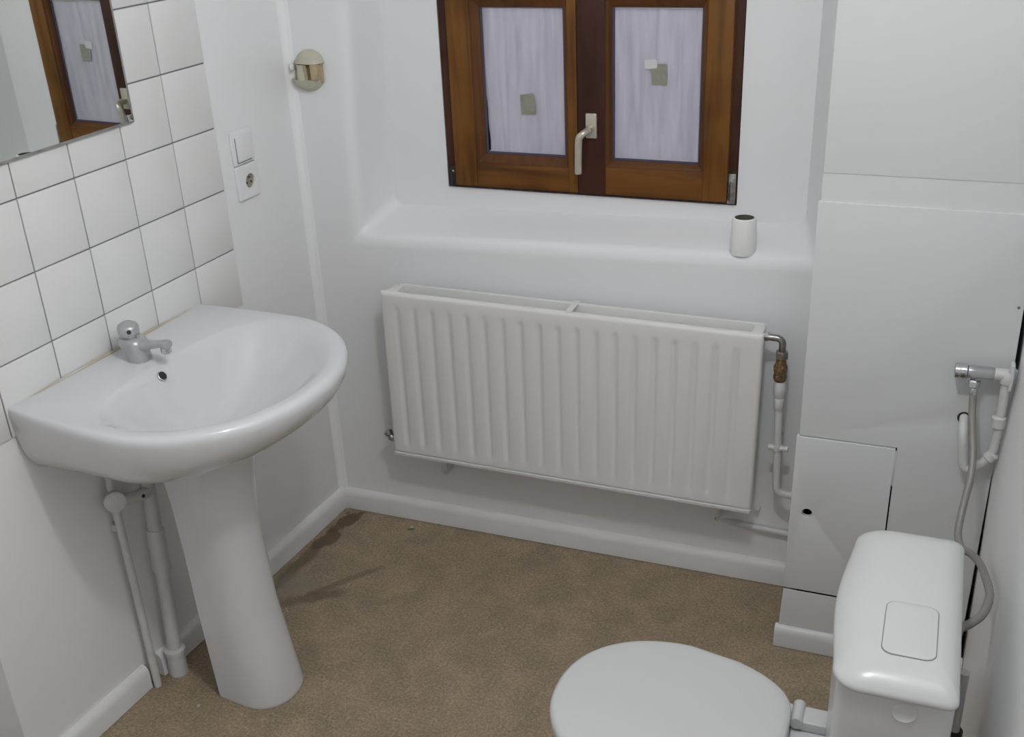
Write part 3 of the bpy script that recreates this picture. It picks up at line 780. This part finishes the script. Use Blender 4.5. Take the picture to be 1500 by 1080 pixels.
for s in (-1, 1):
    h = box(1.508, 1.556, TC + s * .078 - .022, TC + s * .078 + .022, .402, .424, .004, 3)
    hi = obj('hinge', h, M['plastic'], toi)
    obj('hinge_pin', tube([(1.503, TC + s * .078 - .026, .420), (1.503, TC + s * .078 + .026, .420)], .0115, 16), M['plastic'], hi)
# cistern
CY0, CY1, XBK = -1.245, -.832, 1.736
def tank(z, g=0.0, bow=.013, xf=1.566, r=.042, n=8, dy=0, xb=XBK):
    y0, y1 = CY0 + g + dy, CY1 - g + dy; xf = xf + g * 1; xb = xb - g * .6
    pts = []
    # front bowed side from y0 to y1 (towards -x)
    m_ = 22
    def fx_(t): return xf - bow * max(0, math.sin(PI * t)) ** 1.3
    for k in range(m_ + 1):
        t = k / m_; y = (y0 + r) + (y1 - y0 - 2 * r) * t
        pts.append((fx_(t), y, z))
    for k in range(1, n): a = PI / 2 * k / n; pts.append((xf + r - r * math.cos(a), y1 - r + r * math.sin(a), z))
    pts.append((xf + r, y1, z)); r2 = .016
    pts.append((xb - r2, y1, z))
    for k in range(1, n): a = PI / 2 * k / n; pts.append((xb - r2 + r2 * math.sin(a), y1 - r2 + r2 * math.cos(a), z))
    pts.append((xb, y1 - r2, z)); pts.append((xb, y0 + r2, z))
    for k in range(1, n): a = PI / 2 * k / n; pts.append((xb - r2 + r2 * math.cos(a), y0 + r2 - r2 * math.sin(a), z))
    pts.append((xb - r2, y0, z)); pts.append((xf + r, y0, z))
    for k in range(1, n): a = PI / 2 * k / n; pts.append((xf + r - r * math.sin(a), y0 + r - r * math.cos(a), z))
    return pts
tk = loft([tank(.405, .012), tank(.412, .007), tank(.43, .005), tank(.60, .003), tank(.738, .003)])
ci = obj('cistern', tk, M['plastic'], toi, smooth=50)
ZT = .770
cv = loft([tank(.7335, .002), tank(.734, -.0015), tank(.7375, -.003), tank(.742, -.0025), tank(.746, 0), tank(.7525, .006), tank(.760, .016), tank(.7655, .030), tank(.7690, .046), tank(ZT, .060)])
obj('cistern_cover', cv, M['plastic'], ci, smooth=60)
bt = plate([rrect(1.6255, 1.7025, -1.192, -1.062, .017, 6), rrect(1.6268, 1.7012, -1.1907, -1.0633, .016, 6)], ZT - .002, ZT + .0006, .0, axis='Z')
obj('button_gap', bt, M['line'], ci, smooth=0)
bt = plate([rrect(1.6268, 1.7012, -1.1907, -1.0633, .016, 6)], ZT - .002, ZT + .0016, .0008, axis='Z')
obj('flush_button', bt, M['plastic'], ci, label='large rounded rectangular flush button')
lg = lathe([(.0175, 0), (.0175, .0012), (.016, .0025), (.0135, .0012), (0, .0012)], (1.668, CY0 + .0035, .711), (0, -1, 0), 28)
obj('round_emblem', lg, M['plastic'], ci, label='small raised round emblem')
obj('inlet_nut', lathe([(.011, 0), (.011, .008), (.008, .009)], (1.730, -.895, .615), (1, 0, 0), 6), M['plastic'], ci)

# pipe behind the cistern
bp_ = thing('discharge_pipe', 'white vertical pipe with a black collar between cistern and right wall', 'pipe', (1.775, -.86, 0))
obj('pipe', tube([(1.770, -.86, 0), (1.770, -.86, .50)], .0085, 16), M['whitepipe'], bp_)
obj('rubber_collar', lathe([(.0145, 0), (.0145, .022)], (1.770, -.86, .345), 'Z', 16), M['black'], bp_, label='black rubber collar')

# ------------------------------------------------------------------ water pipe, angle valve and hose at the casing corner
YW = -.290
wpp = thing('corner_water_pipe', 'white painted bent water pipe in the corner feeding the chrome valve', 'pipe', (1.79, YW, .6))
pts = fillet([(1.733, -.243, .700), (1.733, -.275, .690), (1.7355, YW, .665), (1.7450, YW, .592), (1.765, YW, .594), (1.797, YW, .632), (1.8005, YW, .680), (1.8000, YW, .815)], .020, 7)
obj('pipe', tube(pts, .0095, 16), M['whitepipe'], wpp)
obj('pipe_joint', lathe([(.010, 0), (.0145, .003), (.0145, .024), (.010, .028)], (1.7985, YW, .700), 'Z', 16), M['whitepipe'], wpp)
obj('pipe_joint', lathe([(.010, 0), (.0135, .003), (.0135, .018), (.0095, .021)], (1.789, YW, .622), (.6, 0, .8), 16), M['whitepipe'], wpp)
fl = lathe([(.0125, 0), (.0145, .004), (.0145, .024), (.0115, .028)], (1.8005, YW, .803), 'Z', 18)
tube([(1.8, YW, .822), (1.774, YW, .822)], .0125, 16, fl)
box(1.803, 1.812, YW - .014, YW + .014, .79, .85, .004, 2, fl)
obj('wall_elbow', fl, M['whitepipe'], wpp)
obj('hole_collar', lathe([(.0105, 0), (.0135, .0), (.0135, .0015), (.0105, .0015)], (1.7325, YC - .0045, .696), (0, -1, 0), 18), M['black'], wpp, label='dark rim of the pipe hole')
av = thing('angle_stop_valve', 'shiny chrome angle valve on the white corner pipe above the cistern', 'valve', (1.74, YW, .8))
b1 = lathe([(.012, 0), (.0135, .002), (.0135, .034), (.0148, .036), (.0148, .050), (.0128, .052)], (1.776, YW, .8225), (-1, 0, -.03), 22)
obj('valve_body', b1, M['chrome'], av)
obj('valve_handle', lathe([(.0128, 0), (.0165, .002), (.0170, .010), (.0165, .012), (.0170, .014), (.0165, .024), (.014, .026)], (1.7245, YW, .8207), (-1, 0, -.03), 22), M['chrome'], av)
obj('outlet_nut', lathe([(.0095, 0), (.0125, .003), (.0125, .015), (.0100, .018)], (1.7400, YW, .787), 'Z', 6), M['chrome'], av, smooth=25)
ho = thing('flexible_hose', 'grey flexible hose looping from the chrome valve down to the cistern', 'hose', (1.74, YW, .6))
hp_ = smoothline([(1.7405, -.290, .795), (1.741, -.291, .770), (1.746, -.318, .722), (1.7545, -.355, .672), (1.756, -.395, .633), (1.748, -.440, .575), (1.745, -.480, .545), (1.754, -.515, .535), (1.772, -.550, .545), (1.7845, -.610, .566), (1.790, -.70, .598), (1.7925, -.80, .630), (1.784, -.845, .624), (1.768, -.870, .618), (1.748, -.890, .615), (1.737, -.895, .615)], 8)
obj('hose', tube(hp_, .0075, 14), M['hose'], ho)
obj('hose_ferrule', lathe([(.0078, 0), (.0078, .020), (.007, .021)], (1.7405, -.2905, .770), 'Z', 16), M['chrome'], ho)
obj('hose_end_nut', lathe([(.010, 0), (.010, .014)], (1.739, -.895, .615), (1, 0, 0), 12), M['hose'], ho)

# ------------------------------------------------------------------ small stuff
ca = thing('pipe_stub', 'small capped metal stub at the foot of the far left corner', 'pipe stub', (.035, -.037, 0))
obj('stub', lathe([(.0045, 0), (.0045, .016), (.006, .017), (.006, .022), (0, .024)], (.033, -.040, 0), (.15, -.1, 1), 12), M['nickel'], ca)
obj('stub_collar', lathe([(.008, 0), (.008, .003), (.005, .004)], (.033, -.040, 0), 'Z', 12), M['steel'], ca)
def crumb(x, y, s, lab):
    b = bmesh.new(); bmesh.ops.create_icosphere(b, subdivisions=2, radius=s)
    for v in b.verts:
        v.co *= 1 + random.uniform(-.25, .25); v.co.z *= .55
    zmin = min(v.co.z for v in b.verts)
    bmesh.ops.translate(b, verts=b.verts, vec=(x, y, -zmin))
    obj('plaster_crumb', b, M['crumb'], None, smooth=0, label=lab, cat='crumb', base=(x, y, 0))
crumb(.262, -.058, .005, 'tiny plaster crumb on the floor below the radiator left end')
crumb(.104, -.925, .0045, 'tiny pale crumb on the floor left of the basin pedestal')

# ceiling lamp that lights the room (above the frame)
cl_ = thing('ceiling_lamp', 'bare bulb ceiling lamp above the toilet side', 'lamp', (LAMP[0], LAMP[1], HC))
obj('ceiling_rose', lathe([(0, 0), (.05, 0), (.048, -.015), (.02, -.028), (0, -.028)], (LAMP[0], LAMP[1], HC), 'Z', 24), M['plastic'], cl_)
obj('lamp_cable', tube([(LAMP[0], LAMP[1], HC - .02), (LAMP[0], LAMP[1], HC - .13)], .003, 8), M['plastic'], cl_)
obj('bulb_socket', lathe([(.012, 0), (.018, -.01), (.018, -.045), (0, -.046)], (LAMP[0], LAMP[1], HC - .12), 'Z', 16), M['plastic'], cl_)
